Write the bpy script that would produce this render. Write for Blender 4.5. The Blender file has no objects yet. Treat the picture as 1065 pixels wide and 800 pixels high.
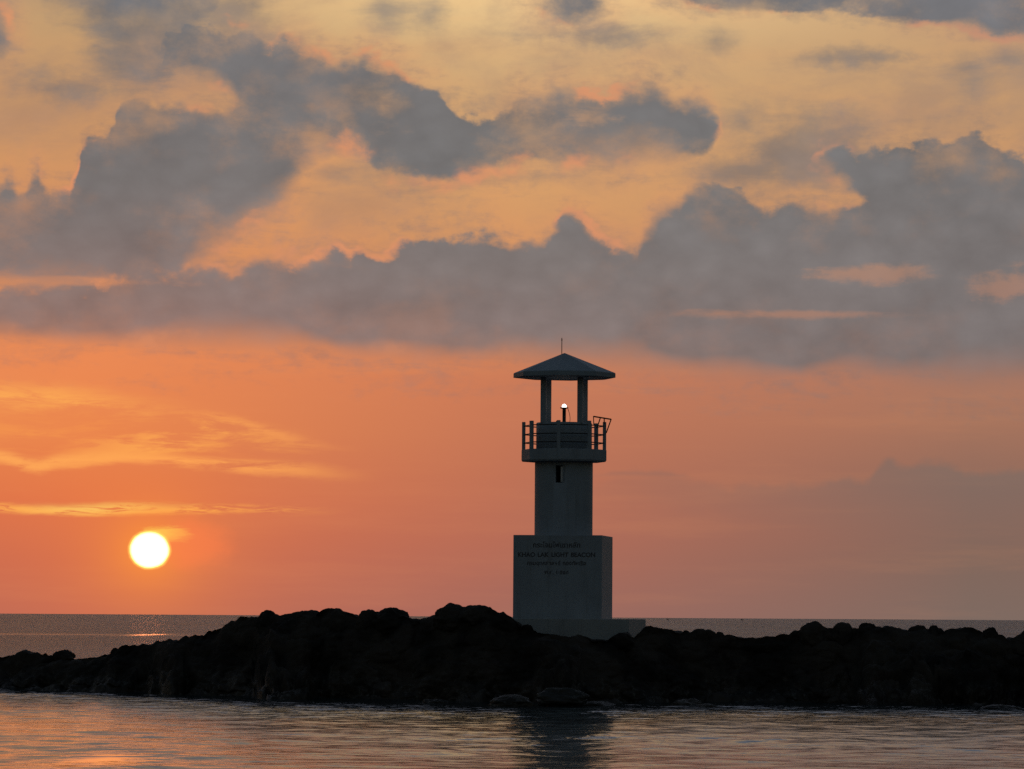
import bpy, bmesh, math, random
import numpy as np
from mathutils import Vector, Matrix, Euler

random.seed(7)
rng = np.random.default_rng(11)
SC = bpy.context.scene
COL = SC.collection
R = math.radians

# ------------------------------------------------------------------ camera
PW, PH = 1065.0, 800.0
HFOV = R(13.8)
FPX = (PW / 2) / math.tan(HFOV / 2)
CAM = Vector((0.0, 0.0, 2.5))
PITCH = math.atan(241.5 / FPX)
ROLL = R(0.377)
cam_rot = Matrix.Rotation(R(90) + PITCH, 3, 'X') @ Matrix.Rotation(ROLL, 3, 'Z')

cd = bpy.data.cameras.new('camera')
cd.sensor_width = 36.0
cd.lens = 18.0 / math.tan(HFOV / 2)
cd.clip_start = 0.5
cd.clip_end = 120000.0
cam = bpy.data.objects.new('camera', cd)
cam.location = CAM
cam.rotation_euler = cam_rot.to_euler()
COL.objects.link(cam)
SC.camera = cam


def ray(px, py):
    d = cam_rot @ Vector(((px - PW / 2) / FPX, (PH / 2 - py) / FPX, -1.0))
    return d.normalized()


def at(px, py, Y):
    d = ray(px, py)
    return CAM + d * (Y / d.y)


PXD = math.degrees(1.0 / FPX)          # degrees per photo pixel near the axis
KD = 76.8                              # sky units per degree


def sky_uv(px, py):
    d = ray(px, py)
    return (math.degrees(math.atan2(d.x, d.y)) * KD + 532.5, math.degrees(math.asin(d.z)) * KD)


def lin(c):
    return tuple((v / 255 / 12.92) if v / 255 <= 0.04045 else ((v / 255 + 0.055) / 1.055) ** 2.4 for v in c)


# ------------------------------------------------------------------ tags
def tag(o, label=None, cat=None, group=None, kind=None):
    if label: o['label'] = label
    if cat: o['category'] = cat
    if group: o['group'] = group
    if kind: o['kind'] = kind
    return o


def empty(name, loc, rz=0.0):
    o = bpy.data.objects.new(name, None)
    o.location = loc
    o.rotation_euler = (0, 0, rz)
    o.empty_display_size = 0.3
    COL.objects.link(o)
    return o


def link_mesh(name, me, mat, parent=None, smooth=False):
    o = bpy.data.objects.new(name, me)
    COL.objects.link(o)
    if mat: me.materials.append(mat)
    if smooth:
        me.polygons.foreach_set('use_smooth', [True] * len(me.polygons))
    if parent: o.parent = parent
    return o


def bm_obj(name, bm, mat, parent=None, smooth=False):
    bmesh.ops.recalc_face_normals(bm, faces=bm.faces[:])
    me = bpy.data.meshes.new(name)
    bm.to_mesh(me)
    bm.free()
    return link_mesh(name, me, mat, parent, smooth)


# ------------------------------------------------------------------ node helper
class N:
    """tiny expression wrapper round shader sockets"""
    tree = None

    def __init__(self, s): self.s = s

    @staticmethod
    def put(sock, v):
        if isinstance(v, N): N.tree.links.new(v.s, sock)
        else: sock.default_value = v

    @staticmethod
    def m(op, *a, clamp=False):
        n = N.tree.nodes.new('ShaderNodeMath')
        n.operation = op
        n.use_clamp = clamp
        for i, v in enumerate(a): N.put(n.inputs[i], v)
        return N(n.outputs[0])

    def __add__(s, o): return N.m('ADD', s, o)
    def __radd__(s, o): return N.m('ADD', o, s)
    def __sub__(s, o): return N.m('SUBTRACT', s, o)
    def __rsub__(s, o): return N.m('SUBTRACT', o, s)
    def __mul__(s, o): return N.m('MULTIPLY', s, o)
    def __rmul__(s, o): return N.m('MULTIPLY', o, s)
    def __truediv__(s, o): return N.m('DIVIDE', s, o)
    def sat(s): return N.m('ADD', s, 0.0, clamp=True)


def step(v, lo, hi):
    n = N.tree.nodes.new('ShaderNodeMapRange')
    n.interpolation_type = 'SMOOTHSTEP'
    N.put(n.inputs['Value'], v)
    N.put(n.inputs['From Min'], lo)
    N.put(n.inputs['From Max'], hi)
    return N(n.outputs[0])


def remap(v, a, b, c, d):
    n = N.tree.nodes.new('ShaderNodeMapRange')
    N.put(n.inputs['Value'], v)
    for k, x in zip(('From Min', 'From Max', 'To Min', 'To Max'), (a, b, c, d)):
        N.put(n.inputs[k], x)
    return N(n.outputs[0])


def vec(x, y, z):
    n = N.tree.nodes.new('ShaderNodeCombineXYZ')
    for i, v in enumerate((x, y, z)): N.put(n.inputs[i], v)
    return N(n.outputs[0])


def noise(v, scale=1.0, detail=4.0, rough=0.5, dist=0.0, lac=2.0):
    n = N.tree.nodes.new('ShaderNodeTexNoise')
    N.put(n.inputs['Vector'], v)
    n.inputs['Scale'].default_value = scale
    n.inputs['Detail'].default_value = detail
    n.inputs['Roughness'].default_value = rough
    n.inputs['Distortion'].default_value = dist
    n.inputs['Lacunarity'].default_value = lac
    return N(n.outputs['Fac'])


def voro(v, scale=1.0, smooth=0.6):
    n = N.tree.nodes.new('ShaderNodeTexVoronoi')
    n.feature = 'SMOOTH_F1'
    N.put(n.inputs['Vector'], v)
    n.inputs['Scale'].default_value = scale
    n.inputs['Smoothness'].default_value = smooth
    return N(n.outputs['Distance'])


def mixc(f, a, b, blend='MIX'):
    n = N.tree.nodes.new('ShaderNodeMix')
    n.data_type = 'RGBA'
    n.blend_type = blend
    n.clamp_factor = True
    N.put(n.inputs[0], f)
    for i, v in ((6, a), (7, b)):
        if isinstance(v, N): N.tree.links.new(v.s, n.inputs[i])
        else: n.inputs[i].default_value = (*v, 1.0)
    return N(n.outputs[2])


def ramp(f, stops, interp='LINEAR'):
    n = N.tree.nodes.new('ShaderNodeValToRGB')
    N.put(n.inputs[0], f)
    cr = n.color_ramp
    cr.interpolation = interp
    while len(cr.elements) > 1: cr.elements.remove(cr.elements[-1])
    cr.elements[0].position = stops[0][0]
    cr.elements[0].color = (*stops[0][1], 1)
    for p, c in stops[1:]:
        e = cr.elements.new(p)
        e.color = (*c, 1)
    return N(n.outputs[0])


def fcurve(x, pts, handle='AUTO'):
    n = N.tree.nodes.new('ShaderNodeFloatCurve')
    N.put(n.inputs['Value'], x)
    c = n.mapping.curves[0]
    pts = sorted(pts)
    n.mapping.use_clip = False
    c.points[0].location = pts[0]
    c.points[1].location = pts[-1]
    for p in pts[1:-1]: c.points.new(*p)
    for p in c.points: p.handle_type = handle
    n.mapping.update()
    return N(n.outputs[0])


# ------------------------------------------------------------------ sky
SUN_PX = (155.5, 572.0)
sd = ray(*SUN_PX)
SUN_EL = math.asin(sd.z)
SUN_AZ = math.atan2(sd.x, sd.y)


def build_world():
    w = bpy.data.worlds.new('World')
    SC.world = w
    w.use_nodes = True
    nt = w.node_tree
    nt.nodes.clear()
    N.tree = nt
    out = nt.nodes.new('ShaderNodeOutputWorld')
    bg = nt.nodes.new('ShaderNodeBackground')
    nt.links.new(bg.outputs[0], out.inputs[0])
    bg.inputs['Strength'].default_value = 1.0

    tc = nt.nodes.new('ShaderNodeTexCoord')
    sx = nt.nodes.new('ShaderNodeSeparateXYZ')
    nt.links.new(tc.outputs['Generated'], sx.inputs[0])
    X, Y, Z = (N(sx.outputs[i]) for i in range(3))
    az = N.m('ARCTAN2', X, Y) * (180 / math.pi)
    el = N.m('ARCSINE', Z) * (180 / math.pi)
    U = az * KD + 532.5
    V = el * KD
    UN0, UNS = -300.0, 1665.0
    un = ((U - UN0) * (1 / UNS)).sat()
    vn = V * (1 / 1000.0)

    # ---- clear evening air: three vertical colour columns mixed along the azimuth
    def column(stops):
        return ramp(vn.sat(), [(max(0.0, v / 1000.0), lin(c)) for v, c in stops])
    cl = column([(0, (188, 106, 86)), (60, (204, 109, 80)), (120, (222, 118, 75)), (190, (233, 136, 79)), (265, (234, 139, 86)),
                 (340, (216, 141, 92)), (420, (210, 147, 98)), (540, (200, 152, 106)), (620, (194, 157, 114)), (800, (165, 148, 122)), (1000, (108, 121, 142))])
    cm = column([(0, (158, 105, 94)), (80, (178, 108, 88)), (150, (188, 114, 87)), (250, (201, 123, 89)), (330, (210, 141, 94)),
                 (440, (213, 158, 106)), (540, (208, 166, 118)), (590, (214, 177, 128)), (640, (242, 206, 148)), (800, (190, 170, 136)), (1000, (118, 133, 154))])
    cr = column([(0, (126, 106, 97)), (60, (129, 103, 92)), (130, (140, 105, 92)), (200, (164, 115, 93)), (265, (172, 121, 99)),
                 (340, (185, 131, 103)), (440, (196, 147, 105)), (540, (198, 154, 111)), (620, (196, 158, 118)), (800, (168, 152, 130)), (1000, (117, 133, 155))])
    f1 = remap(U, 90, 545, 0, 1).sat()
    f2 = remap(U, 545, 1010, 0, 1).sat()
    air = mixc(f2, mixc(f1, cl, cm), cr)

    P = vec(U * 0.01, V * 0.014, 0.0)
    P2 = vec(U * 0.01 + 31.7, V * 0.014 + 12.1, 3.3)
    PS = vec(U * 0.003, V * 0.03, 7.7)
    nbig = noise(P, 0.55, 3, 0.5) - 0.5
    nmid = noise(P2, 1.7, 7, 0.58) - 0.5
    nfin = noise(P, 6.0, 5, 0.6) - 0.5
    bil = voro(P2, 3.0, 0.3)
    bil2 = voro(P, 7.5, 0.3)
    wild = noise(P2, 1.25, 10, 0.6, 0.25) - 0.5
    puff = (0.40 - bil) * 26.0 + (0.40 - bil2) * 13.0 + wild * 62.0 + nfin * 38.0
    soft = wild * 80.0 + nbig * 40.0 + nfin * 14.0

    nstr = noise(PS, 1.0, 6, 0.6) - 0.5
    # faint streaks in the air
    air = mixc(step(nstr, -0.05, 0.25) * 0.16, air, mixc(0.5, air, lin((245, 160, 100))))

    def edge(pts):
        q = [sky_uv(*p) for p in pts]
        q = [((u - UN0) / UNS, v / 1000.0) for u, v in q]
        q = [(0.0, q[0][1])] + q + [(1.0, q[-1][1])]
        return fcurve(un, q) * 1000.0

    def union(*a):
        r = a[0]
        for b in a[1:]: r = N.m('SMOOTH_MAX', r, b, 9.0)
        return r

    def band(top, bot, kt=1.0, kb=1.0, ob=0.0):
        """signed depth (px) inside a cloud lying between two outlines"""
        T, B = edge(top), edge(bot)
        return N.m('MINIMUM', T - V + puff * kt, (V - B + ob + soft * kb * 1.4 + (wild * 26.0 + nfin * 20.0) * kb) * 0.62)

    def blob(px, py, rx, ry, k=1.0):
        u0, v0 = sky_uv(px, py)
        dx = (U - u0) * (1.0 / rx)
        dy = (V - v0) * (1.0 / ry)
        d = N.m('SQRT', dx * dx + dy * dy)
        return (1.0 - d) * math.sqrt(rx * ry) + (wild * 75.0 + nfin * 30.0) * k

    A = band([(-300, 150), (-120, 180), (-10, 200), (10, 184), (22, 198), (38, 174), (54, 196), (76, 188), (82, 152), (92, 138), (116, 132),
              (122, 108), (138, 98), (160, 101), (190, 108), (218, 103), (245, 112), (290, 118), (340, 134), (360, 150), (420, 170)],
             [(-300, 270), (0, 276), (60, 283), (110, 284), (178, 277), (202, 255), (240, 235), (274, 212), (300, 186), (330, 150), (350, 128), (380, 90)],
             0.62, 0.42, 13.0)
    B = band([(140, 120), (165, 72), (178, 34), (218, 28), (252, 26), (272, 34), (284, 43), (296, 34), (314, 38), (336, 51), (356, 58), (376, 55),
              (406, 61), (431, 81), (456, 96), (468, 110), (488, 117), (510, 118), (526, 103), (540, 95), (556, 101), (576, 94), (602, 90), (628, 93),
              (652, 86), (678, 82), (698, 95), (728, 106), (745, 128), (760, 160), (800, 200)],
             [(140, 60), (172, 72), (215, 70), (238, 82), (248, 108), (266, 128), (300, 150), (330, 150), (352, 143), (368, 140), (395, 166), (431, 177),
              (456, 182), (507, 172), (526, 166), (576, 152), (642, 150), (697, 147), (714, 154), (728, 157), (742, 142), (760, 110)],
             0.62, 0.45, 11.0)
    B0 = band([(-300, -200), (20, -100), (40, -30), (60, -60), (170, -60), (205, -20), (250, -10), (300, -40)],
              [(-300, -260), (20, -150), (45, -5), (75, 28), (105, 66), (135, 96), (168, 92), (190, 70), (215, 30), (250, -20), (300, -80)], 0.8, 0.7)
    C = band([(-300, 304), (0, 297), (76, 287), (127, 281), (188, 276), (218, 274), (244, 279), (269, 264), (304, 268), (335, 262), (350, 253), (365, 258),
              (377, 248), (397, 262), (421, 248), (456, 248), (487, 248), (507, 242), (525, 244), (562, 248), (575, 238), (584, 217), (598, 210), (612, 223),
              (628, 238), (645, 249), (658, 255), (670, 233), (688, 215), (708, 203), (718, 189), (734, 185), (753, 190), (778, 198), (800, 209), (829, 200),
              (855, 209), (880, 208), (905, 190), (1000, 180), (1200, 180)],
             [(-300, 345), (0, 351), (101, 355), (203, 356), (304, 357), (366, 364), (456, 370), (540, 372), (652, 376), (728, 383), (829, 388), (866, 384),
              (885, 384), (920, 388), (1065, 390), (1300, 395)], 0.62, 0.12)
    D = band([(770, 260), (820, 230), (845, 170), (865, 150), (880, 146), (895, 156), (915, 150), (935, 142), (952, 138), (981, 144), (1002, 142), (1013, 131),
              (1032, 143), (1065, 162), (1150, 175), (1300, 190)],
             [(770, 120), (805, 142), (835, 158), (858, 176), (885, 200), (910, 240), (950, 262), (1300, 275)], 0.7, 0.6)
    strong = union(A, B, C, D, blob(292, 122, 62, 30, .5), blob(196, 52, 40, 26, .8), blob(800, -10, 110, 24, .6), blob(985, -4, 110, 32, .6), blob(1050, 18, 60, 22, .7), blob(-6, 32, 17, 30, .5), blob(597, 4, 32, 22, .7))
    weak = union(blob(848, 130, 44, 16, .9), blob(835, 160, 80, 40, 1.1), blob(402, 14, 24, 19, .7), blob(745, 43, 17, 13, .7), blob(775, 128, 20, 18, .8), blob(775, 178, 75, 20, 1.1),
                 blob(1008, 68, 19, 14, .7), blob(1012, 92, 12, 14, .8), blob(1052, 60, 34, 12, .9), blob(60, 92, 44, 16, 1.1), blob(352, 180, 26, 10, .6),
                 blob(445, 18, 22, 14, .8), blob(545, 112, 40, 14, 1.0), blob(620, 40, 60, 16, 1.2), blob(250, 20, 40, 40, 1.2), blob(900, 60, 60, 10, 1.2))
    holes = union(blob(905, 286, 60, 9, .8), blob(835, 327, 110, 5, .5), blob(1050, 298, 40, 20, 1.1),
                  blob(60, 292, 110, 5, .6), blob(398, 112, 12, 18, .7), blob(612, 122, 26, 9, .8), blob(330, 155, 16, 16, .6))

    # elsewhere round the evening sky: broken cloud of the same kind, outside this stretch of sky
    outside = N.m('MAXIMUM', step(V, 640, 760), step(N.m('ABSOLUTE', U - 532.5), 640, 780))
    PG = vec(X * 9.0, Y * 9.0, Z * 22.0)
    gen = step(noise(PG, 1.0, 6, 0.55, 0.3), 0.44, 0.62) * outside * step(V, 200, 420) * 0.8

    E = band([(560, 520), (640, 494), (688, 492), (720, 498), (800, 503), (855, 500), (872, 494), (880, 491), (895, 499), (911, 487), (923, 477), (936, 484),
              (971, 478), (988, 480), (1011, 488), (1065, 487), (1300, 480)],
             [(560, 514), (640, 522), (760, 540), (900, 570), (1065, 590), (1300, 600)], 0.28, 0.3)
    Ea = step(E, -6.0, 8.0) * remap(U, 600, 900, 0.15, 0.66).sat() * step(V, 70, 165)
    E2 = band([(600, 496), (640, 491), (680, 490), (730, 497)], [(600, 496), (640, 495), (690, 497), (735, 497)], 0.08, 0.06)
    Ea = N.m('MAXIMUM', Ea, step(E2, -3.0, 4.0) * 0.5 * step(U, 590, 640) * step(U, 745, 700))

    hfine = noise(vec(U * 0.010, V * 0.045, 15.0), 1.0, 8, 0.65, 0.5) - 0.5
    wob = step(nbig, -0.12, 0.15)
    wid = 7.0 + wob * 17.0
    dens = step(strong, wid * -0.7, wid)
    skirt = step(strong + hfine * 110.0 + nfin * 60.0 + 12.0, -16.0, 44.0) * 0.5
    dens = N.m('MAXIMUM', N.m('MAXIMUM', dens * 0.97, skirt), step(weak + hfine * 40.0, -20.0, 30.0) * 0.66)
    dens = N.m('MAXIMUM', dens, step(B0 + hfine * 50.0, -24.0, 26.0) * (0.84 + nmid * 0.9))
    dens = dens * (1.0 - step(holes + hfine * 60.0, -8.0, 18.0) * 0.44)
    thin = step(noise(P2, 0.9, 7, 0.62), 0.46, 0.72) * step(strong, 80.0, 12.0) * 0.5 * (0.3 + step(V, 320, 450) * 0.7)
    dens = dens * (1.0 - thin)
    dens = N.m('MAXIMUM', dens, gen)

    ccol = ramp(vn.sat(), [(0.0, lin((140, 114, 104))), (0.255, lin((137, 118, 112))), (0.30, lin((129, 118, 116))), (0.36, lin((123, 118, 117))), (0.45, lin((113, 115, 116))),
                           (0.56, lin((113, 114, 116))), (0.66, lin((116, 116, 119))), (0.85, lin((108, 109, 114))), (1.0, lin((106, 115, 130)))])
    cright = ramp(vn.sat(), [(0.0, lin((122, 108, 100))), (0.26, lin((122, 114, 113))), (0.36, lin((121, 117, 117))), (0.5, lin((116, 115, 116))), (1.0, lin((106, 115, 130)))])
    ccol = mixc(f2, ccol, cright)
    ccol = mixc(step(U, 420, -80) * step(V, 430, 250) * 0.36, ccol, lin((152, 114, 100)))
    lum = 1.0 + wild * 0.42 + (0.40 - bil) * 0.16 + nbig * 0.25 + nfin * 0.10
    sc = nt.nodes.new('ShaderNodeVectorMath')
    sc.operation = 'SCALE'
    nt.links.new(ccol.s, sc.inputs[0])
    N.put(sc.inputs['Scale'], lum)
    ccol = N(sc.outputs[0])

    fcol = mixc(f2, lin((236, 152, 104)), lin((206, 144, 114)))
    # glow of thin vapour just outside the clouds, then the clouds, then their sunlit fringe
    sky = mixc(step(strong, -42.0, 2.0) * step(nbig, -0.2, 0.12) * step(V, 255, 310) * 0.42, air, mixc(0.5, air, fcol))
    vl = step(noise(vec(U * 0.006, V * 0.012, 21.0), 1.0, 9, 0.62, 0.3), 0.40, 0.70) * step(V, 230, 420) * 0.40
    sky = mixc(vl, sky, mixc(0.18, ccol, fcol))
    sky = mixc(dens, sky, ccol)
    fr = step(strong, -9.0, 0.0) * step(strong, 12.0, 1.0) * step(noise(P, 0.9, 4, 0.6), 0.5, 0.64) * step(V, 260, 310) * 0.6
    sky = mixc(fr, sky, fcol)
    sky = mixc(Ea, sky, mixc(f2, lin((150, 106, 92)), lin((121, 107, 100))))

    # lit streaks near the sun
    fine = noise(vec(U * 0.012, V * 0.075, 5.0), 1.0, 9, 0.68, 0.6) - 0.5
    veil = noise(vec(U * 0.006, V * 0.022, 9.0), 1.0, 7, 0.62, 0.4) - 0.5

    fine2 = noise(vec(U * 0.022, V * 0.20, 35.0), 1.0, 8, 0.7, 0.8) - 0.5

    def streak(pts, half, wamp, op, col, u0, u1, thr=0.0, wid=0.12, fn=None):
        T = edge(pts)
        d = N.m('ABSOLUTE', V - T + veil * wamp + fine * wamp * 0.5)
        a = step(d, half, 0.0) * step(U, u0 - 70, u0 + 60) * step(U, u1 + 60, u1 - 110)
        return a * step((fn or fine) + veil * 0.8, thr - wid, thr + wid) * op, lin(col)
    L = [streak([(-300, 400), (0, 412), (60, 414), (110, 421), (170, 430), (260, 442)], 22, 45, 0.85, (255, 176, 88), -400, 170, -.05, .16),
         streak([(-300, 440), (0, 446), (120, 452), (240, 452), (330, 470)], 30, 60, 0.5, (250, 160, 80), -300, 300, .03, .14),
         streak([(-300, 472), (0, 475), (40, 484), (60, 479), (130, 474), (200, 481), (330, 490), (400, 494)], 11, 20, 0.95, (255, 172, 90), -400, 345, -.1, .12),
         streak([(60, 470), (120, 464), (200, 455), (240, 448), (280, 455), (330, 464)], 20, 40, 0.85, (255, 176, 88), 110, 290, -.02, .12),
         streak([(200, 432), (250, 440), (290, 452), (350, 466)], 9, 24, 0.7, (250, 165, 90), 225, 330, -.04, .12),
         streak([(-300, 527), (0, 527), (60, 530), (120, 531), (190, 530), (340, 531)], 7, 14, 0.95, (255, 176, 84), -300, 310, -.02, .09, fine2),
         streak([(40, 528), (120, 528), (180, 527)], 9, 12, 1.0, (255, 222, 112), 70, 185, -.04, .09, fine2)]
    for a, c in L: sky = mixc(a, sky, c)

    # glow round the sun and the sun itself
    us, vs = sky_uv(*SUN_PX)
    dx = U - us
    dy = (V - vs) * 1.075
    rho = N.m('SQRT', dx * dx + dy * dy)
    g1 = N.m('POWER', 2.718, rho * (-1 / 36.0))
    g2 = N.m('POWER', 2.718, rho * (-1 / 150.0))
    sky = mixc(g2 * 0.34, sky, lin((246, 122, 66)))
    sky = mixc(g1 * 1.25, sky, lin((255, 146, 60)))
    fl = step(blob(171, 556, 20, 7, 0.2) + fine2 * 22.0 + 3.0, -3.0, 9.0) * 0.95
    sky = mixc(fl, sky, lin((255, 206, 84)))
    fl2 = step(blob(198, 568, 34, 24, 0.5) + fine * 16.0, -14.0, 20.0) * 0.6
    sky = mixc(fl2, sky, lin((254, 128, 74)))
    rimn = step(rho + nfin * 3.0, 23.5, 19.0)
    sky = mixc(rimn, sky, (1.5, 0.80, 0.16))
    disc = step(rho + nfin * 1.5, 21.0, 17.6)
    sky = mixc(disc, sky, (10.0, 2.7, 1.02))

    # the rest of the vault: physical dusk sky
    nis = nt.nodes.new('ShaderNodeTexSky')
    nis.sky_type = 'NISHITA'
    nis.sun_disc = False
    nis.sun_elevation = SUN_EL
    nis.sun_rotation = SUN_AZ
    nis.air_density = 1.2
    nis.dust_density = 3.0
    nis.ozone_density = 1.5
    sc2 = nt.nodes.new('ShaderNodeVectorMath')
    sc2.operation = 'SCALE'
    nt.links.new(nis.outputs[0], sc2.inputs[0])
    sc2.inputs['Scale'].default_value = DUSK
    dusk = N(sc2.outputs[0])
    # angle from the bright west
    west = step(N.m('ABSOLUTE', az), 62.0, 12.0) * step(el, 46.0, 10.0)
    sky = mixc(west, dusk, sky)
    nt.links.new(sky.s, bg.inputs['Color'])
    w.cycles.sampling_method = 'MANUAL'
    w.cycles.sample_map_resolution = 2048


DUSK = 0.12
build_world()

sl = bpy.data.lights.new('sun', 'SUN')
sl.energy = 0.003
sl.color = (1.0, 0.42, 0.16)
sl.angle = R(6.0)
sun = bpy.data.objects.new('sun', sl)
sun.rotation_euler = sd.to_track_quat('Z', 'Y').to_euler()
sun.location = (-10, 60, 30)
COL.objects.link(sun)


# ------------------------------------------------------------------ materials
def new_mat(name):
    m = bpy.data.materials.new(name)
    m.use_nodes = True
    N.tree = m.node_tree
    b = m.node_tree.nodes['Principled BSDF']
    return m, b


def paint(name, col, rough=0.6, var=0.25, streak=0.25, bump=0.03):
    m, b = new_mat(name)
    tc = m.node_tree.nodes.new('ShaderNodeTexCoord')
    sp = m.node_tree.nodes.new('ShaderNodeSeparateXYZ')
    m.node_tree.links.new(tc.outputs['Object'], sp.inputs[0])
    o = N(tc.outputs['Object'])
    x, y, z = (N(sp.outputs[i]) for i in range(3))
    n1 = noise(o, 1.3, 6, 0.6)
    n2 = noise(vec(x * 6.0, y * 6.0, z * 0.5), 1.0, 5, 0.6)
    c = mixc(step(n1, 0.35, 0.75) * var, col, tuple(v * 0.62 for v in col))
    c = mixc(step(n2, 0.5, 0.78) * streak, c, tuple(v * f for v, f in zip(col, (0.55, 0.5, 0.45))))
    m.node_tree.links.new(c.s, b.inputs['Base Color'])
    b.inputs['Roughness'].default_value = rough
    bp = m.node_tree.nodes.new('ShaderNodeBump')
    bp.inputs['Strength'].default_value = 0.4
    bp.inputs['Distance'].default_value = bump
    m.node_tree.links.new(noise(o, 9.0, 6, 0.65).s, bp.inputs['Height'])
    m.node_tree.links.new(bp.outputs[0], b.inputs['Normal'])
    return m


def metal(name, col, rough=0.5, met=0.0):
    m, b = new_mat(name)
    tc = m.node_tree.nodes.new('ShaderNodeTexCoord')
    o = N(tc.outputs['Object'])
    c = mixc(step(noise(o, 8.0, 5, 0.6), 0.45, 0.7) * 0.5, col, tuple(v * f for v, f in zip(col, (0.8, 0.5, 0.35))))
    m.node_tree.links.new(c.s, b.inputs['Base Color'])
    b.inputs['Roughness'].default_value = rough
    b.inputs['Metallic'].default_value = met
    return m


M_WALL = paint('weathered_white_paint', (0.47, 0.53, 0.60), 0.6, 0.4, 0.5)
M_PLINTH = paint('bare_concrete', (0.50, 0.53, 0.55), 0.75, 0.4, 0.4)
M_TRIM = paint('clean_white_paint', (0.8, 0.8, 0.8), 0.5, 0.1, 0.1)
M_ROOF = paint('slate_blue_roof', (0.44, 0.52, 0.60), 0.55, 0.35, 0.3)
M_DARK = metal('dark_metal', (0.06, 0.055, 0.055), 0.5)
M_RUST = metal('rusty_steel', (0.09, 0.04, 0.03), 0.7)
M_LETTER = metal('black_letter_paint', (0.10, 0.10, 0.115), 0.6)
M_HOLE = metal('dark_interior', (0.03, 0.03, 0.03), 0.9)  # shade of the window recess, given as a near-black colour


def lamp_mat():
    m, b = new_mat('lit_lamp_glass')
    b.inputs['Base Color'].default_value = (0.8, 0.8, 0.8, 1)
    b.inputs['Emission Color'].default_value = (1.0, 0.97, 0.92, 1)
    b.inputs['Emission Strength'].default_value = 2.2
    return m


M_LAMP = lamp_mat()


def rock_mat(name, dark, pale, amount):
    m, b = new_mat(name)
    ge = m.node_tree.nodes.new('ShaderNodeNewGeometry')
    sp = m.node_tree.nodes.new('ShaderNodeSeparateXYZ')
    m.node_tree.links.new(ge.outputs['Position'], sp.inputs[0])
    p = N(ge.outputs['Position'])
    z = N(sp.outputs[2])
    n1 = noise(p, 0.7, 6, 0.6)
    n2 = noise(p, 5.0, 6, 0.65)
    low = step(z + (n1 - 0.5) * 1.2, 0.95, 0.1)
    c = mixc(step(n1, 0.4, 0.62), dark, tuple(v * 0.3 for v in dark))
    c = mixc(step(n2, 0.52, 0.68) * amount * (low * 0.85 + 0.15), c, pale)     # shell crust
    m.node_tree.links.new(c.s, b.inputs['Base Color'])
    N.put(b.inputs['Roughness'], 0.9 - low * 0.45)
    b.inputs['Specular IOR Level'].default_value = 0.35
    bp = m.node_tree.nodes.new('ShaderNodeBump')
    bp.inputs['Strength'].default_value = 0.7
    bp.inputs['Distance'].default_value = 0.06
    m.node_tree.links.new((noise(p, 6.0, 7, 0.65)).s, bp.inputs['Height'])
    m.node_tree.links.new(bp.outputs[0], b.inputs['Normal'])
    return m


M_ROCK = rock_mat('dark_shore_rock', (0.075, 0.060, 0.050), (0.20, 0.19, 0.18), 0.65)
M_PALE = rock_mat('shell_crusted_rock', (0.06, 0.056, 0.052), (0.18, 0.175, 0.165), 0.9)


def water_mat():
    m, b = new_mat('sea_water')
    ge = m.node_tree.nodes.new('ShaderNodeNewGeometry')
    sp = m.node_tree.nodes.new('ShaderNodeSeparateXYZ')
    m.node_tree.links.new(ge.outputs['Position'], sp.inputs[0])
    p = N(ge.outputs['Position'])
    y = N(sp.outputs[1])
    b.inputs['Base Color'].default_value = (0.018, 0.040, 0.048, 1)
    b.inputs['IOR'].default_value = 1.333
    x = N(sp.outputs[0])
    far = step(y, 132.0, 170.0)

    def slick(cx, cy, rx, ry):
        dx, dy = (x - cx) * (1 / rx), (y - cy) * (1 / ry)
        return N.m('POWER', 2.718, (dx * dx + dy * dy) * -1.0)
    # wind lanes and smooth slicks on the open sea, and one smooth spot close in
    lane = noise(vec(x * 0.03, y * 0.006, 0.0), 1.0, 7, 0.65)
    calm = N.m('MAXIMUM', slick(-44.5, 520, 2.3, 26), slick(-70, 515, 40, 16) * 0.45)
    calm = N.m('MAXIMUM', calm, slick(-7.0, 73.2, 0.62, 3.6))
    rough_sea = (0.3 + step(lane, 0.32, 0.68) * 1.2)
    N.put(b.inputs['Roughness'], 0.105 - calm * 0.07 + far * 0.15 * (1.0 - calm))
    h1 = noise(p, 0.55, 5, 0.6) * 0.55
    h2 = noise(p, 1.3, 3, 0.5) * 0.088
    chop = 1.0 + step(y, 98.0, 117.0) * 1.6
    h = (h1 * far * 9.5 * rough_sea + h2 * chop) * (1.0 - calm * 0.95)
    bp = m.node_tree.nodes.new('ShaderNodeBump')
    bp.inputs['Strength'].default_value = 1.0
    bp.inputs['Distance'].default_value = 0.5
    if 'Filter Width' in bp.inputs: bp.inputs['Filter Width'].default_value = 0.02
    m.node_tree.links.new(h.s, bp.inputs['Height'])
    m.node_tree.links.new(bp.outputs[0], b.inputs['Normal'])
    return m


M_SEA = water_mat()


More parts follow.
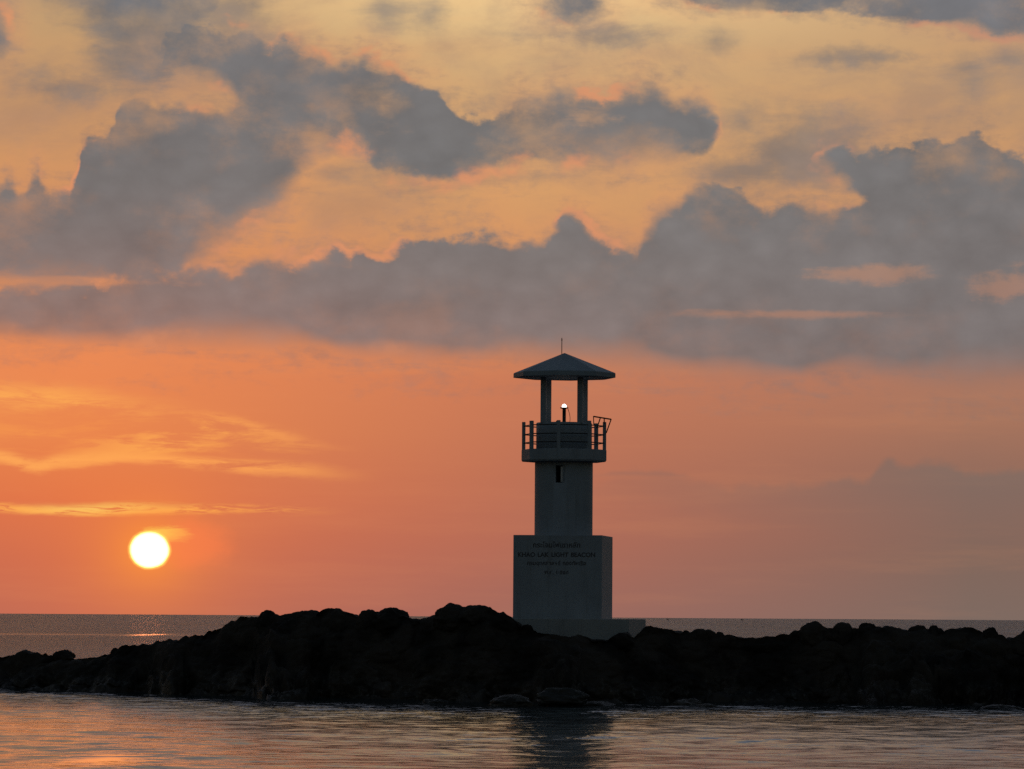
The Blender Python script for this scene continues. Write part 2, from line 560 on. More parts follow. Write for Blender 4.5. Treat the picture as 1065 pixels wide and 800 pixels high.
# ------------------------------------------------------------------ sea
def grid_mesh(name, xs, ys, zz):
    nx, ny = len(xs), len(ys)
    co = np.empty((ny, nx, 3), np.float32)
    co[:, :, 0] = xs[None, :]
    co[:, :, 1] = ys[:, None]
    co[:, :, 2] = zz
    idx = np.arange(nx * ny).reshape(ny, nx)
    q = np.stack([idx[:-1, :-1], idx[:-1, 1:], idx[1:, 1:], idx[1:, :-1]], -1).reshape(-1, 4)
    me = bpy.data.meshes.new(name)
    me.vertices.add(nx * ny)
    me.vertices.foreach_set('co', co.ravel())
    me.loops.add(q.size)
    me.loops.foreach_set('vertex_index', q.ravel().astype(np.int32))
    me.polygons.add(len(q))
    me.polygons.foreach_set('loop_start', np.arange(0, q.size, 4, dtype=np.int32))
    me.polygons.foreach_set('use_smooth', np.ones(len(q), bool))
    me.update(calc_edges=True)
    return me


def growing(start, stop, d0, k):
    out = [start]
    d = d0
    while out[-1] < stop:
        out.append(out[-1] + d)
        d *= k
    return out


def build_sea():
    dx = 0.13
    xc = list(np.arange(-24, 24.001, dx))
    side = growing(24, 45000, dx, 1.16)[1:]
    xs = np.array([-v for v in reversed(side)] + xc + side)
    yn = list(np.arange(64, 140, 0.13))
    yb = [-v for v in reversed(growing(-64, 3000, 0.2, 1.25)[1:])]
    yf = growing(140, 60000, 0.15, 1.035)
    ys = np.array(yb + yn + yf)
    sx = np.gradient(xs)
    sy = np.gradient(ys)
    XX, YY = np.meshgrid(xs, ys)
    SX, SY = np.meshgrid(sx, sy)
    zz = np.zeros_like(XX)
    # patches of livelier and smoother water
    gust = 0.75 + 0.35 * np.sin(XX * 0.21 + 1.3 * np.sin(YY * 0.083 + 0.7)) * np.sin(YY * 0.16 + 1.1 * np.sin(XX * 0.13))
    outer = 1 / (1 + np.exp(-(YY - 134) / 2.0))
    for lam, sl_, n in ((9.0, 0.004, 5), (5.0, 0.006, 6), (2.8, 0.0085, 9), (1.7, 0.011, 12), (1.05, 0.012, 14), (0.62, 0.011, 14)):
        for _ in range(n):
            L = lam * rng.uniform(0.75, 1.3)
            th = rng.normal(-1.35, 0.62)
            k = 2 * math.pi / L
            kx, ky = k * math.cos(th), k * math.sin(th)
            a = sl_ / k * math.sqrt(12.0 / n) * 0.82
            fade = np.clip((L / np.maximum(SX, SY) - 2.5) / 2.5, 0, 1)
            zz += a * np.sin(kx * XX + ky * YY + rng.uniform(0, 6.283)) * fade
    zz *= gust * (1.0 + 1.4 * outer)
    zz *= 1 - 0.86 * np.exp(-((XX + 7.0) / 0.7) ** 2 - ((YY - 73.2) / 4.0) ** 2)
    me = grid_mesh('sea', xs, ys, zz)
    o = link_mesh('sea', me, M_SEA)
    tag(o, kind='structure')


build_sea()

# ------------------------------------------------------------------ rocky reef
SKYLINE = [(-200, 690), (-60, 682), (0, 679.5), (10, 679), (27, 678.4), (44, 681), (62, 680), (73, 678), (93, 683), (111, 678), (135, 672.7), (150, 670), (169, 666),
           (193, 664), (205, 660), (230, 652), (252, 642), (267, 640), (290, 640), (304, 640), (316, 636), (333, 635), (345, 634), (358, 634.5), (366, 640), (372, 642),
           (382, 638), (395, 638), (418, 637), (426, 640), (441, 640), (451, 637), (462, 633), (480, 632), (502, 631), (516, 635), (529, 640), (546, 649), (560, 656),
           (587, 659), (600, 660), (637, 663), (648, 659), (658, 658), (664, 660), (673, 652), (688, 653), (710, 657), (731, 656), (751, 659), (775, 661.7), (810, 661.7), (818, 662), (832, 655),
           (850, 652), (870, 652), (890, 653), (915, 652), (926, 650.5), (943, 655), (975, 655), (988, 652.5), (1010, 652.5), (1019, 657), (1041, 661), (1055, 662), (1075, 659), (1120, 656), (1200, 660), (1300, 668)]
WATER = [(-200, 717), (0, 719), (85, 719.5), (95, 722), (250, 723), (262, 728), (350, 728.5), (438, 729.5), (502, 727.5), (512, 731.5), (532, 733.5), (590, 733.5), (612, 732), (632, 729),
         (662, 729), (690, 726), (702, 726), (727, 730), (736, 732), (765, 733.5), (1001, 734.5), (1045, 736.5), (1065, 738), (1300, 743)]
CREST_Y = [(-200, 143), (0, 140.5), (150, 136), (270, 131.5), (400, 128.5), (500, 126.2), (540, 125.4), (600, 125.2), (665, 125.6), (680, 127), (760, 129), (830, 127.5), (1065, 126.5), (1300, 126)]


def hash01(i, j, s):
    h = (i * 374761393 + j * 668265263 + s * 974711) & 0xFFFFFFFF
    h = ((h ^ (h >> 13)) * 1274126177) & 0xFFFFFFFF
    return ((h ^ (h >> 16)) & 0xFFFF) / 65535.0


def vnoise(x, y, s):
    i = np.floor(x).astype(np.int64)
    j = np.floor(y).astype(np.int64)
    fx, fy = x - i, y - j
    fx = fx * fx * (3 - 2 * fx)
    fy = fy * fy * (3 - 2 * fy)
    a = hash01(i, j, s); b = hash01(i + 1, j, s); c = hash01(i, j + 1, s); d = hash01(i + 1, j + 1, s)
    return (a * (1 - fx) + b * fx) * (1 - fy) + (c * (1 - fx) + d * fx) * fy - 0.5


def fbm(x, y, s, n=5, g=0.52):
    t = np.zeros_like(x)
    a = 1.0
    for k in range(n):
        t += a * vnoise(x, y, s + k)
        x = x * 2.03 + 17.1
        y = y * 2.03 + 5.3
        a *= g
    return t


def stones(x, y, s):
    """rounded blocks with gaps between them: 0 in a gap, up to 1 on a block"""
    i = np.floor(x).astype(np.int64)
    j = np.floor(y).astype(np.int64)
    best = np.zeros_like(x)
    for a in (-1, 0, 1):
        for b in (-1, 0, 1):
            ci, cj = i + a, j + b
            px = ci + 0.5 + (hash01(ci, cj, s) - 0.5) * 0.8
            py = cj + 0.5 + (hash01(ci, cj, s + 1) - 0.5) * 0.8
            r = 0.45 + 0.45 * hash01(ci, cj, s + 2)
            hgt = 0.5 + 0.5 * hash01(ci, cj, s + 3)
            ang = hash01(ci, cj, s + 4) * 3.1416
            ca, sa = np.cos(ang), np.sin(ang)
            ux = (x - px) * ca + (y - py) * sa
            uy = -(x - px) * sa + (y - py) * ca
            d = (np.abs(ux / r) ** 2.6 + np.abs(uy / (r * 0.75)) ** 2.6)
            best = np.maximum(best, hgt * np.sqrt(np.clip(1 - d, 0, 1)))
    return best


PXG = np.arange(-900, 2000, 1.0)


def smooth_table(pts, sig):
    v = np.interp(PXG, [p[0] for p in pts], [p[1] for p in pts])
    k = np.exp(-0.5 * (np.arange(-4 * sig, 4 * sig + 1) / sig) ** 2)
    k /= k.sum()
    pad = 4 * sig
    return np.convolve(np.pad(v, pad, mode='edge'), k, mode='valid')


SKY_T = smooth_table(SKYLINE, 4)
WAT_T = smooth_table(WATER, 12) - 3.0
CRE_T = smooth_table(CREST_Y, 30)


def crest_z(px):
    """world height of the skyline at each photo column"""
    pys = np.interp(px, PXG, SKY_T)
    cy = np.interp(px, PXG, CRE_T)
    hz = 641.5 + (px - PW / 2) * math.tan(ROLL)
    return 2.5 + (hz - pys) * cy / FPX, cy


def front_y(px):
    pys = np.interp(px, PXG, WAT_T)
    hz = 641.5 + (px - PW / 2) * math.tan(ROLL)
    return 2.5 * FPX / (pys - hz)


def hash3(i, j, k, s):
    return hash01(i + 57 * k, j - 131 * k, s)


def stones3(x, y, z, s):
    """rounded blocks filling space, with dark gaps between them"""
    i, j, k = (np.floor(v).astype(np.int64) for v in (x, y, z))
    best = np.zeros_like(x)
    for a in (-1, 0, 1):
        for b in (-1, 0, 1):
            for c in (-1, 0, 1):
                ci, cj, ck = i + a, j + b, k + c
                dx = x - ci - 0.5 - (hash3(ci, cj, ck, s) - 0.5) * 0.9
                dy = y - cj - 0.5 - (hash3(ci, cj, ck, s + 1) - 0.5) * 0.9
                dz = z - ck - 0.5 - (hash3(ci, cj, ck, s + 2) - 0.5) * 0.9
                r = 0.5 + 0.4 * hash3(ci, cj, ck, s + 3)
                t = (hash3(ci, cj, ck, s + 4) - 0.5) * 1.6
                dx, dz = dx + dz * t * 0.5, dz - dx * t * 0.5
                d = np.abs(dx / r) ** 2.8 + np.abs(dy / r) ** 2.8 + np.abs(dz / (r * 0.85)) ** 2.8
                best = np.maximum(best, (0.55 + 0.45 * hash3(ci, cj, ck, s + 5)) * np.clip(1 - d, 0, 1) ** 0.4)
    return best


def fbm3(x, y, z, s, n=4):
    return (fbm(x + 0.37 * z, y + 0.61 * z, s, n) + fbm(z * 1.1 + 0.2 * y, x * 0.9 - 0.5 * y, s + 31, n)) * 0.7


def build_reef():
    pc = np.concatenate([np.arange(-420, -60, 8.0), np.arange(-60, 1130, 1.5), np.arange(1130, 1500, 8.0)])
    s1 = np.linspace(-0.18, 1.0, 190)
    s2 = np.linspace(0, 1, 60)[1:]
    PXX, SS = np.meshgrid(pc, np.concatenate([s1, 1 + s2]))
    cz, cy = crest_z(PXX)
    xr = (PXX - PW / 2) / FPX * 125
    fy = front_y(PXX) + fbm(xr * 0.6, xr * 0 + 3.1, 5, 5, 0.42) * 9.0
    fy = np.minimum(fy, cy - 1.2)
    t = np.clip(SS, 0, 1)
    prof = 0.50 * t ** 0.7 + 0.50 * t ** 1.5 + 0.05 * np.sin(t * 9 + xr * 0.9) * t * (1 - t) * 3
    Y = np.where(SS < 0, fy + SS * 9, np.where(SS <= 1, fy + (cy - fy) * SS, cy + (SS - 1) * 13))
    b = np.clip(SS - 1, 0, 1) * 13
    Z = np.where(SS < 0, SS * 5, np.where(SS <= 1, prof * cz, cz - 0.5 * np.clip(b / 1.6, 0, 1) - (cz + 0.6) * np.clip((b - 3.0) / 9.5, 0, 1) ** 1.8))
    X = (PXX - PW / 2) / FPX * Y
    # outward normal of the smooth profile
    dY = np.gradient(Y, axis=0)
    dZ = np.gradient(Z, axis=0)
    L = np.sqrt(dY ** 2 + dZ ** 2) + 1e-6
    ny, nz = -dZ / L, dY / L
    X3, Y3, Z3 = X, Y * 0.9, Z
    rk = (stones3(X3 / 1.9, Y3 / 2.0, Z3 / 1.3, 3) - 0.55) * 0.62 + (stones3(X3 / 0.85 + 7, Y3 / 0.9, Z3 / 0.65, 23) - 0.55) * 0.34 \
        + (stones3(X3 / 0.36, Y3 / 0.4, Z3 / 0.3 + 5, 47) - 0.5) * 0.15 + fbm3(X3 * 1.2, Y3 * 1.2, Z3 * 1.6, 61) * 0.3 + fbm3(X3 * 6, Y3 * 6, Z3 * 7, 87, 3) * 0.07
    near = np.exp(-((Y - cy) / 1.1) ** 2)
    amp = 1.35 * (1 - 0.6 * near)
    amp = np.where(SS > 1, amp * 0.75, amp)
    Y = Y + ny * rk * amp
    Z = Z + nz * rk * amp * 1.0
    X = (PXX - PW / 2) / FPX * Y + 0.12 * fbm3(X3 * 1.7, Y3 * 1.7, Z3 * 1.7, 111, 3)
    line = 2.5 + (cz - 2.5) * Y / cy
    sight = line - 0.15 + stones(X / 0.9, Y / 1.5, 131) * 0.18 + stones(X / 0.36, Y / 0.7, 151) * 0.13 + 0.05 * fbm(X * 5, Y * 2, 7, 3)
    over = np.maximum(Z - sight, 0)
    Z = Z - over * 0.97
    Z = Z - np.clip((np.abs(X) - 30) / 9, 0, 1) * 4
    ny_, nx_ = X.shape
    co = np.stack([X, Y, Z], -1).astype(np.float32)
    idx = np.arange(nx_ * ny_).reshape(ny_, nx_)
    q = np.stack([idx[:-1, :-1], idx[:-1, 1:], idx[1:, 1:], idx[1:, :-1]], -1).reshape(-1, 4)
    me = bpy.data.meshes.new('rocky_reef')
    me.vertices.add(nx_ * ny_)
    me.vertices.foreach_set('co', co.ravel())
    me.loops.add(q.size)
    me.loops.foreach_set('vertex_index', q.ravel().astype(np.int32))
    me.polygons.add(len(q))
    me.polygons.foreach_set('loop_start', np.arange(0, q.size, 4, dtype=np.int32))
    me.polygons.foreach_set('use_smooth', np.ones(len(q), bool))
    me.update(calc_edges=True)
    o = link_mesh('rocky_reef', me, M_ROCK)
    tag(o, kind='structure')


build_reef()


def boulder(px, ptop, Y, wpx, hm, label, mat=M_ROCK, deep=0.9, seed=0, group=None, blocky=0.35, name='boulder', pbot=None):
    """one boulder lying on the reef, its top at the given height"""
    top = at(px, ptop, Y)
    w = wpx * Y / FPX / 2
    r = random.Random(seed)
    bm = bmesh.new()
    bmesh.ops.create_icosphere(bm, subdivisions=5, radius=1.0)
    o1 = Vector((r.uniform(0, 50), r.uniform(0, 50), r.uniform(0, 50)))
    from mathutils import noise as mn
    planes = [Vector((r.gauss(0, 1), r.gauss(0, 1), r.gauss(0, 0.8))).normalized() for _ in range(11)]
    offs = [r.uniform(0.72, 0.98) for _ in planes]
    for v in bm.verts:
        d = v.co.normalized()
        rad = 1.0
        for p_, q_ in zip(planes, offs):
            k = d.dot(p_)
            if k > 0.05: rad = min(rad, q_ / k)
        rad = rad * (blocky + 0.35) + 0.95 * (1 - blocky - 0.35)
        rad += 0.17 * mn.noise(d * 1.6 + o1) + 0.08 * mn.noise(d * 4 + o1) + 0.04 * mn.noise(d * 9 + o1) + 0.02 * mn.noise(d * 19 + o1)
        v.co = d * rad
    zmax = max(v.co.z for v in bm.verts)
    for v in bm.verts:
        v.co = Vector((v.co.x * w, v.co.y * w * deep, v.co.z * hm))
    zc = top.z - zmax * hm
    for v in bm.verts: v.co.z += hm * 0.5
    o = bm_obj(name, bm, mat, None, True)
    o.location = (top.x, Y, zc - hm * 0.5)
    tag(o, label, 'rock', group)
    return o


BG = 'boulders standing out on the reef'
BOULDERS = [
    (66, 675.7, 138.6, 24, 0.26, 'small pointed rock on the low reef crest at far left, below the sun', 0.9, 1),
    (278, 634.3, 131.2, 26, 0.38, 'round knob of rock on the crest at the top of the left slope', 0.9, 2),
    (323, 634.2, 130.4, 36, 0.42, 'low wide boulder on the crest right of the round knob', 1.0, 3),
    (385, 633.6, 128.8, 28, 0.40, 'boulder just right of the notch in the crest, left of its paired neighbour', 0.9, 4),
    (407, 631.6, 128.5, 42, 0.45, 'broad boulder on the crest, larger right one of a pair', 1.0, 5),
    (470, 626.8, 126.9, 40, 0.45, 'highest boulder of the reef, on the hump left of the lighthouse', 1.0, 6),
    (495, 629.0, 126.4, 36, 0.40, 'flat boulder on the hump between its highest rock and the lighthouse', 1.0, 8),
    (847, 645.8, 127.5, 32, 0.42, 'tallest boulder at the left end of the right-hand ridge', 0.9, 9),
    (877, 647.0, 127.3, 26, 0.40, 'boulder second from the left on the right-hand ridge', 0.9, 10),
    (903, 647.6, 127.2, 28, 0.38, 'small squarish boulder third from the left on the right-hand ridge', 0.9, 11),
    (954, 649.8, 127, 26, 0.40, 'boulder in the middle of the right-hand ridge', 0.9, 12),
    (972, 650.2, 126.9, 22, 0.36, 'boulder touching the right side of the middle boulder on the right-hand ridge', 0.9, 13),
    (1030, 652.2, 126.7, 22, 0.42, 'lone upright boulder before the last gap of the right-hand ridge', 0.9, 14),
    (1068, 653.0, 126.5, 34, 0.5, 'boulder at the right edge of the photo, beyond the last gap', 0.9, 15),
    (648, 658.0, 125.6, 22, 0.3, 'dark rock in front of the right part of the concrete plinth', 0.9, 16),
]
for (px, pt, Y, w, h, lab, dp, sd_) in BOULDERS:
    boulder(px, pt, Y, w, h, lab, M_ROCK, dp, sd_, BG)
boulder(583, 715, 119.6, 60, 0.34, 'pale shell-crusted boulder at the waterline below the lighthouse', M_PALE, 0.9, 21, None)
boulder(532, 722, 118.9, 46, 0.26, 'dark low rock at the waterline left of the pale boulder', M_ROCK, 0.9, 22, None)
LW = 'low rocks along the waterline'
boulder(452, 727.0, 122.3, 32, 0.2, 'low dark rock at the waterline below the highest boulder of the reef', M_ROCK, 0.9, 31, LW)
boulder(622, 729.0, 120.6, 44, 0.2, 'low flat rock at the waterline just right of the pale crusted boulder', M_ROCK, 0.9, 32, LW)
boulder(713, 726.5, 121.5, 34, 0.22, 'low dark rock at the waterline left of the small dark stone', M_ROCK, 0.9, 33, LW)
boulder(1040, 732.5, 119.6, 52, 0.22, 'low dark rock at the waterline near the right edge of the photo', M_ROCK, 0.9, 34, LW)
boulder(735, 732, 119.5, 20, 0.10, 'small dark stone breaking the water, right of the lighthouse reflection', M_ROCK, 0.9, 23, None, name='shore_stone')
boulder(664.5, 738.6, 115.2, 7, 0.05, 'tiny dark stone alone in the calm water', M_ROCK, 0.9, 24, None, name='shore_stone')


# ------------------------------------------------------------------ lighthouse
LD = 130.0
S = LD / FPX
ROT = R(-8.2)
LX = at(586.0, 560, LD).x
LZ = 1.3


def hz(py, dy=0.0):
    """height above the lighthouse base of photo row py, at depth offset dy (m)"""
    return at(586.0, py, LD + dy).z - LZ


LH = empty('lighthouse', (LX, LD, LZ), ROT)
tag(LH, 'dark silhouetted lighthouse beacon with open lantern and pointed roof on the rocks', 'lighthouse')


def box_bm(bm, x0, x1, y0, y1, z0, z1):
    v = [bm.verts.new((x, y, z)) for z in (z0, z1) for y in (y0, y1) for x in (x0, x1)]
    for f in ((0, 1, 3, 2), (4, 6, 7, 5), (0, 4, 5, 1), (2, 3, 7, 6), (0, 2, 6, 4), (1, 5, 7, 3)):
        bm.faces.new([v[i] for i in f])
    return v


def bevel(bm, w, seg=2):
    bmesh.ops.bevel(bm, geom=bm.edges[:], offset=w, segments=seg, affect='EDGES', profile=0.5)


def box(name, x0, x1, y0, y1, z0, z1, mat, parent, bv=0.01):
    bm = bmesh.new()
    box_bm(bm, x0, x1, y0, y1, z0, z1)
    bmesh.ops.recalc_face_normals(bm, faces=bm.faces[:])
    if bv: bevel(bm, bv)
    return bm_obj(name, bm, mat, parent)


def prism(name, n, prof, mat, parent, phase=0.0, smooth=False, caps=True, bv=0):
    """n-sided turned solid; prof is a list of (radius, z)"""
    bm = bmesh.new()
    rings = []
    for r_, z in prof:
        if r_ < 1e-6: rings.append([bm.verts.new((0, 0, z))])
        else: rings.append([bm.verts.new((r_ * math.sin(phase + 2 * math.pi * k / n), -r_ * math.cos(phase + 2 * math.pi * k / n), z)) for k in range(n)])
    for a, b in zip(rings, rings[1:]):
        for k in range(n):
            q = [a[k % len(a)], a[(k + 1) % len(a)], b[(k + 1) % len(b)], b[k % len(b)]]
            u = []
            for v in q:
                if v not in u: u.append(v)
            if len(u) > 2: bm.faces.new(u)
    if caps:
        for r_ in (rings[0], rings[-1]):
            if len(r_) > 2: bm.faces.new(r_)
    bmesh.ops.recalc_face_normals(bm, faces=bm.faces[:])
    if bv: bevel(bm, bv)
    o = bm_obj(name, bm, mat, parent)
    if smooth:
        me = o.data
        for p in me.polygons: p.use_smooth = abs(p.normal.z) < 0.95
    return o


def tube(bm, a, b, r_, n=8):
    a, b = Vector(a), Vector(b)
    d = (b - a).normalized()
    u = d.orthogonal().normalized()
    w = d.cross(u)
    ra, rb = [], []
    for k in range(n):
        o = (u * math.cos(2 * math.pi * k / n) + w * math.sin(2 * math.pi * k / n)) * r_
        ra.append(bm.verts.new(a + o))
        rb.append(bm.verts.new(b + o))
    for k in range(n):
        bm.faces.new((ra[k], ra[(k + 1) % n], rb[(k + 1) % n], rb[k]))
    bm.faces.new(ra)
    bm.faces.new(rb)


def build_lighthouse():
    zp = 2.45 - LZ
    hb = 155.5 * S / 2
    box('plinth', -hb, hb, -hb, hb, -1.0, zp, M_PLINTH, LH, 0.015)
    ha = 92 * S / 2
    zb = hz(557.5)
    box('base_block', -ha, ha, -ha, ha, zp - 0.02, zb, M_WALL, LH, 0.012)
    # writing on the front of the block
    FONT_LINES = [('กระโจมไฟเขาหลัก', 566.5, 49, 0.010), ('KHAO  LAK  LIGHT  BEACON', 577.0, 80, 0.016), ('กรมอุทกศาสตร์ กองทัพเรือ', 586.3, 61, 0.012), ('พ.ศ. ๒๕๔๘', 595.5, 25, 0.012)]
    def word_mesh(word, off):
        cu = bpy.data.curves.new('lettering', 'FONT')
        cu.body = word
        cu.size = 0.2
        cu.offset = off * 0.35
        to = bpy.data.objects.new('lettering_source', cu)
        COL.objects.link(to)
        bpy.context.view_layer.update()
        dg = bpy.context.evaluated_depsgraph_get()
        me = bpy.data.meshes.new_from_object(to.evaluated_get(dg))
        bpy.data.objects.remove(to)
        co = np.empty(len(me.vertices) * 3, np.float32)
        me.vertices.foreach_get('co', co)
        return me, co.reshape(-1, 3)

    for txt, py, wpx, off in FONT_LINES:
        words = [word_mesh(w_, off) for w_ in txt.split()]
        gap = 0.085
        spans = [(c[:, 0].min(), c[:, 0].max()) for _, c in words]
        total = sum(b_ - a_ for a_, b_ in spans) + gap * (len(words) - 1)
        y0 = min(c[:, 1].min() for _, c in words)
        y1 = max(c[:, 1].max() for _, c in words)
        k = wpx * S / total
        ky = min(k, 7.0 * S / (y1 - y0)) if 'K' in txt else k
        cur = -total / 2
        for (me, co), (a_, b_) in zip(words, spans):
            new = np.empty_like(co)
            new[:, 0] = (co[:, 0] - a_ + cur) * k - 1.0 * S
            new[:, 1] = -ha - 0.004
            new[:, 2] = (co[:, 1] - (y0 + y1) / 2) * ky + hz(py, -ha)
            me.vertices.foreach_set('co', new.ravel())
            me.update()
            link_mesh('lettering', me, M_LETTER, LH)
            cur += b_ - a_ + gap

    # round tower with one slit window
    rt = 30.2 * S
    z0, z1 = zb - 0.02, hz(478)
    wz0, wz1 = hz(502, -rt), hz(484, -rt)
    wa = math.asin(4.9 / 30.2)
    angs = [wa + (2 * math.pi - 2 * wa) * k / 60 for k in range(61)]
    zs = [z0, wz0, wz1, z1]
    bm = bmesh.new()
    P_ = lambda a, z, r_: (r_ * math.sin(a), -r_ * math.cos(a), z)
    grid = [[bm.verts.new(P_(a, z, rt)) for a in angs] for z in zs]
    for i in range(3):
        for k in range(60):
            bm.faces.new((grid[i][k], grid[i][k + 1], grid[i + 1][k + 1], grid[i + 1][k]))
    for i in (0, 2):
        bm.faces.new((grid[i][60], grid[i][0], grid[i + 1][0], grid[i + 1][60]))
    # reveal of the opening
    q = [grid[1][60], grid[1][0], grid[2][0], grid[2][60]]
    q2 = [bm.verts.new((v.co.x, v.co.y + 0.22, v.co.z)) for v in q]
    for k in range(4):
        bm.faces.new((q[k], q[(k + 1) % 4], q2[(k + 1) % 4], q2[k]))
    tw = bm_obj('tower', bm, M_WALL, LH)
    for p in tw.data.polygons: p.use_smooth = (p.area > 0.02)
    # room behind the window, its shade put into near-black walls
    xw = rt * math.sin(wa)
    wn = empty('window', (0, 0, 0))
    bpy.data.objects.remove(wn)
    yb_ = -rt * math.cos(wa)
    bm = bmesh.new()
    vs = box_bm(bm, -xw - 0.05, xw + 0.05, yb_ + 0.215, yb_ + 1.1, wz0 - 0.05, wz1 + 0.05)
    fr = [f for f in bm.faces if all(abs(v.co.y - (yb_ + 0.215)) < 1e-5 for v in f.verts)]
    bmesh.ops.delete(bm, geom=fr, context='FACES')
    win = bm_obj('window', bm, M_HOLE, LH)
    # half-open casement: a narrow white leaf edge and the right-hand frame
    box('casement', 0.022, 0.08, yb_ - 0.02, yb_ + 0.02, wz0 + 0.02, wz1 - 0.04, M_TRIM, win, 0.004)
    box('frame', 0.076, xw - 0.003, yb_ + 0.03, yb_ + 0.08, wz0 + 0.004, wz1 - 0.004, M_WALL, win, 0.004)

    # gallery slab
    OCT = 0.0
    rs = 44.6 * S
    prism('gallery_slab', 8, [(rs - 0.03, hz(480.5)), (rs, hz(479)), (rs, hz(468.5)), (rs - 0.02, hz(468))], M_WALL, LH, OCT)
    # lantern parapet drum
    rd = 29.0 * S
    prism('parapet', 48, [(rd, hz(468) - 0.02), (rd, hz(440.5, 0)), (rd - 0.02, hz(440.0))], M_WALL, LH, 0, True)
    # railing: eight posts and three rails
    rp = 42.4 * S
    zt = hz(439.0)
    for k in range(8):
        a = OCT + k * math.pi / 4
        x, y = rp * math.sin(a), -rp * math.cos(a)
        bm = bmesh.new()
        w = 0.05
        vs = box_bm(bm, -w, w, -w, w, hz(468) - 0.01, zt)
        bmesh.ops.recalc_face_normals(bm, faces=bm.faces[:])
        bevel(bm, 0.008)
        bmesh.ops.rotate(bm, verts=bm.verts[:], matrix=Matrix.Rotation(a, 3, 'Z'))
        bmesh.ops.translate(bm, verts=bm.verts[:], vec=(x, y, 0))
        bm_obj('railing_post', bm, M_WALL, LH)
    for py in (443.3, 452.3, 461.0):
        bm = bmesh.new()
        z = hz(py)
        for k in range(8):
            a, b = OCT + k * math.pi / 4, OCT + (k + 1) * math.pi / 4
            tube(bm, (rp * math.sin(a), -rp * math.cos(a), z), (rp * math.sin(b), -rp * math.cos(b), z), 0.017)
        bm_obj('rail', bm, M_DARK, LH)
    # columns
    qc = 19.2 * S
    for sx_ in (-1, 1):
        for sy_ in (-1, 1):
            w = 0.083
            box('column', sx_ * qc - w, sx_ * qc + w, sy_ * qc - w, sy_ * qc + w, hz(440) - 0.03, hz(391), M_WALL, LH, 0.01)
    # roof
    rr = 53.6 * S
    ze = hz(393.4)
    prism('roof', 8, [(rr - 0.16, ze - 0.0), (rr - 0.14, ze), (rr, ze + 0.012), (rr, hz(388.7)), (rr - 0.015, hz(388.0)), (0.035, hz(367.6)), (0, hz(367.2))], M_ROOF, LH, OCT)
    bm = bmesh.new()
    tube(bm, (-0.085, 0, hz(370)), (-0.085, 0, hz(351.5)), 0.012)
    tube(bm, (-0.085, 0, hz(354.2)), (-0.085, 0, hz(353.2)), 0.02)
    bm_obj('lightning_rod', bm, M_DARK, LH)
    # lamp
    lx = 0.4 * S
    lp = prism('lamp_post', 16, [(0.075, hz(441)), (0.075, hz(439)), (0.055, hz(438.5)), (0.055, hz(425.5)), (0.13, hz(424.6)), (0.13, hz(423.9))], M_DARK, LH, 0, True)
    dome = prism('lamp_dome', 24, [(0.07, hz(424.0)), (0.075, hz(422.7)), (0.062, hz(421.4)), (0.036, hz(420.5)), (0, hz(420.1))], M_LAMP, lp, 0, True)
    bm = bmesh.new()
    prev = None
    for k in range(9):
        t = k / 8
        p = (0.11 + 0.07 * math.sin(t * 2.2), 0.03, hz(425 + 15 * t))
        if prev: tube(bm, prev, p, 0.009, 6)
        prev = p
    bm_obj('cable', bm, M_RUST, lp)
    # small dark knob on the parapet
    prism('parapet_knob', 12, [(0.07, hz(440.5)), (0.07, hz(438.2)), (0.04, hz(437.5))], M_DARK, LH, 0).location = (-0.17, -0.1, 0)

    # tilted tube bracket leaning out over the railing
    ci, si = math.cos(-ROT), math.sin(-ROT)
    def loc(px, py, dy):
        w_ = at(px, py, LD + dy)
        x, y = w_.x - LX, w_.y - LD
        return Vector((x * ci - y * si, x * si + y * ci, w_.z - LZ))
    bm = bmesh.new()
    for dy in (-0.42, -0.02):
        k = (dy + 0.42) / 0.4
        A_, B_ = loc(617.2, 433.2, dy), loc(635.6, 436.2, dy)
        C_ = loc(630.6, 450.2, dy)
        D_ = loc(624.4, 434.6, dy)
        E_ = loc(621.2, 444.5, dy)
        tube(bm, A_, B_, 0.022); tube(bm, B_, C_, 0.018); tube(bm, D_, E_, 0.018)
        tube(bm, A_, loc(617.6, 442.0, dy), 0.014)
        tube(bm, loc(628.4, 435.2, dy), loc(628.4, 441, dy), 0.018)
    for p in ((617.2, 433.2), (635.6, 436.2), (630.6, 450.2)):
        tube(bm, loc(*p, -0.42), loc(*p, -0.02), 0.016)
    bm_obj('tilted_bracket', bm, M_RUST, LH)


build_lighthouse()


# ------------------------------------------------------------------ boats far out
M_HULL = metal('boat_hull_paint', (0.12, 0.11, 0.10), 0.6)


def boat(px, py, Y, L, label, seed):
    p = at(px, py, Y)
    b = empty('fishing_boat', (p.x, Y, 0.0), R(8 if seed else -6))
    tag(b, label, 'boat', 'far fishing boats on the horizon')
    bm = bmesh.new()
    st = [(-.5, .14, .85), (-.3, .17, .6), (0, .18, .5), (.3, .14, .62), (.5, .015, 1.1)]
    rows = []
    for t, hw, sh in st:
        rows.append([bm.verts.new((t * L, s_ * hw * L * k, z)) for s_, k, z in ((-1, 1, sh), (-1, .6, -.2), (1, .6, -.2), (1, 1, sh))])
    for a, c in zip(rows, rows[1:]):
        for k in range(4): bm.faces.new((a[k], a[(k + 1) % 4], c[(k + 1) % 4], c[k]))
    bm.faces.new(rows[0]); bm.faces.new(rows[-1])
    bm_obj('hull', bm, M_HULL, b)
    box('cabin', -.28 * L, -.05 * L, -.1 * L, .1 * L, .4, 1.7, M_HULL, b, 0.03)
    bm = bmesh.new()
    tube(bm, (.05 * L, 0, .4), (.05 * L, 0, 2.9), 0.06)
    bm_obj('mast', bm, M_HULL, b)


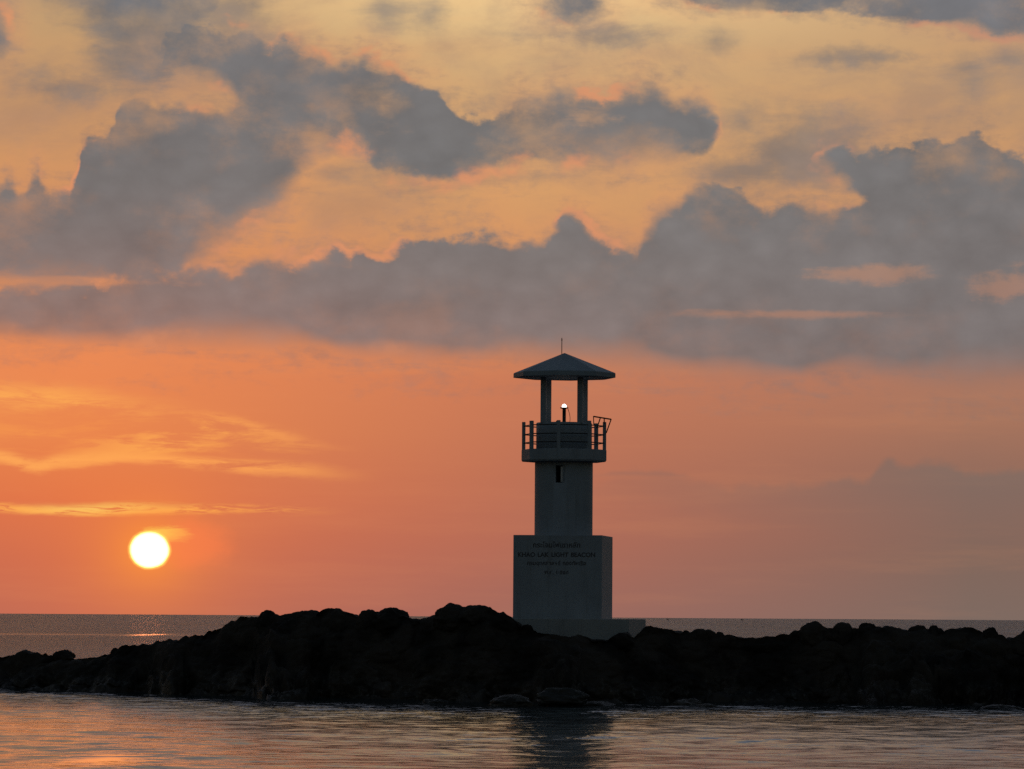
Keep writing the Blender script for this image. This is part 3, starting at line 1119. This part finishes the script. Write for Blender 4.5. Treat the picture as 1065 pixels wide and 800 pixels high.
boat(694.5, 641, 5200, 3.6, 'tiny far boat on the horizon, nearer the lighthouse', 0)
boat(772, 641.6, 5600, 3.6, 'tiny far boat on the horizon, farther right', 1)

# ------------------------------------------------------------------ render set-up
SC.render.engine = 'CYCLES'
SC.cycles.use_denoising = False
SC.cycles.max_bounces = 6
SC.cycles.sample_clamp_indirect = 6.0
SC.view_settings.view_transform = 'Standard'
SC.view_settings.look = 'None'
SC.view_settings.exposure = 0.0
SC.view_settings.gamma = 1.0
SC.view_settings.use_curve_mapping = False
